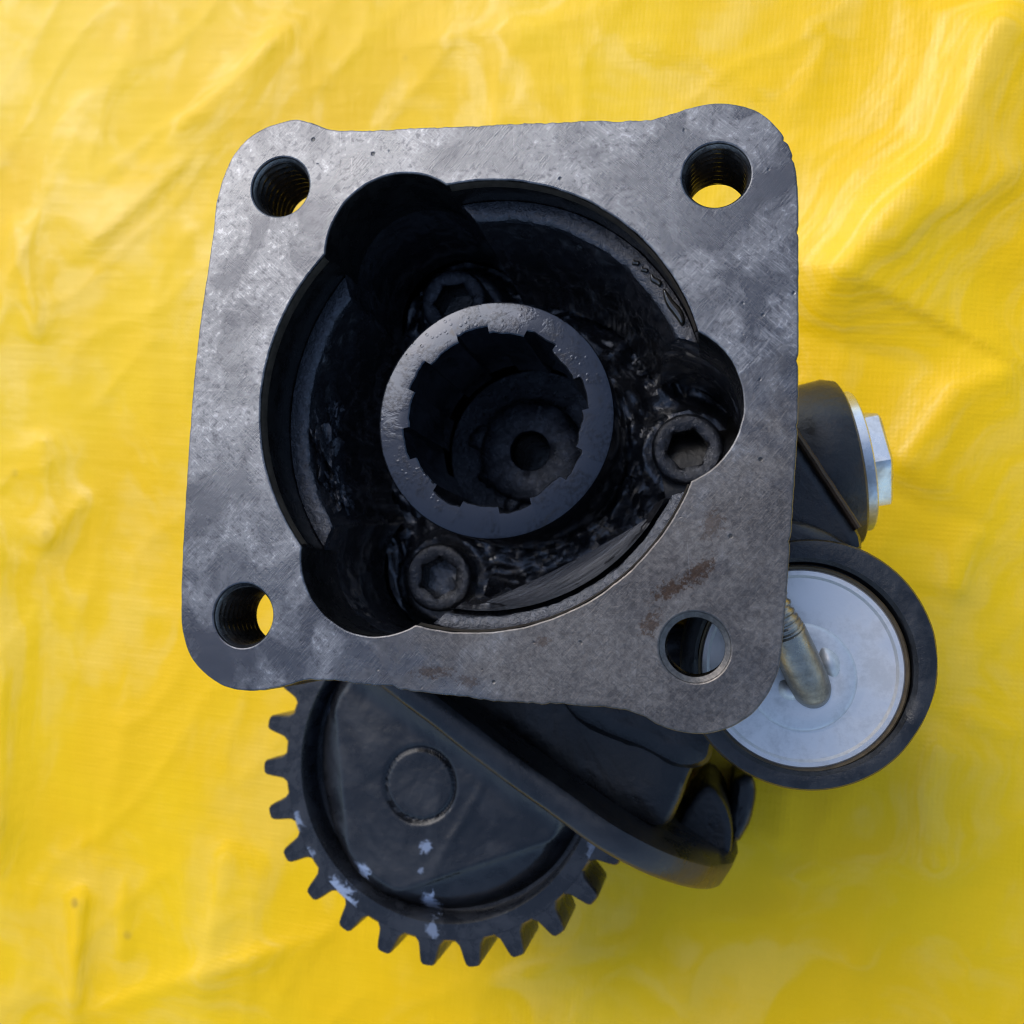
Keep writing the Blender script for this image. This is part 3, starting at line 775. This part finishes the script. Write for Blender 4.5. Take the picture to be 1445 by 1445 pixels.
m = MB(); m.loft([axring(-42, 15, jit=1), axring(-24, 15.5, jit=1), axring(-17, 17.2, jit=1), axring(-11, 18.6, jit=.8), axring(-5, 18.9, jit=.5), axring(-2.2, 18.2, jit=.3), axring(-1.6, 17.2), axring(-1.5, 4)], cap0=True); boss = m.obj('side_boss', CASTR, unit)
m = MB(); m.loft([axring(-1.8, 10), axring(-1.8, 15.0), axring(-1.5, 15.4), axring(.6, 15.4), axring(.9, 15.1), axring(.9, 6)]); m.obj('washer', ZINC, boss)
m = MB(); m.loft([axring(.7, 10.2, poly=6, ph=.30), axring(1.2, 11.4, poly=6, ph=.30), axring(4.9, 11.4, poly=6, ph=.30), axring(5.5, 10.6, poly=6, ph=.30)], cap1=True); m.obj('hex_plug', ZINC, boss, sharp=20)
# casting blocks between the boss and the cylinder
blk = [at(u, v, -39) for u, v in ((1085, 570), (1122, 612), (1150, 655), (1178, 697), (1202, 732), (1216, 756), (1218, 772), (1206, 782), (1180, 778), (1140, 760), (1105, 745), (1080, 690))]
prism(blk, -39, -112, 0, (0, 0), 2.2, 14, .2).obj('casting_block', CAST, unit)
arm = [at(u, v, -34) for u, v in ((1085, 738), (1122, 735), (1165, 748), (1212, 776), (1256, 812), (1282, 850), (1262, 850), (1225, 818), (1190, 796), (1160, 784), (1140, 790), (1110, 786), (1085, 780))]
prism(arm, -34, -110, 0, (0, 0), 2, 15, .8).obj('casting_arm', RUBBER, unit)
# rusty rib edge from the case to the foot of the boss
ra, rb = np.array(at3(1112, 592, -37.8)), np.array(at3(1212, 745, -37.8))
rows = []
dv = (rb - ra) / np.linalg.norm(rb - ra); pv = np.array([-dv[1], dv[0], 0])
for k in range(25):
    t = k / 24; c = ra + (rb - ra) * t + pv * .12 * nz(t * 9, 0, 0, 1, 2)
    rows.append([tuple(c + pv * o + np.array([0, 0, z])) for o, z in ((-.9, -40), (-.8, -1.2), (-.5, -.5), (0, -.3), (.5, -.6), (.9, -1.8), (1.1, -40))])
m = MB(); m.loft(rows, closed=False, skip=0); m.f.append(tuple(range(7))[::-1]); m.f.append(tuple(range(len(m.v) - 7, len(m.v)))); m.obj('casting_rib', RUST, unit)
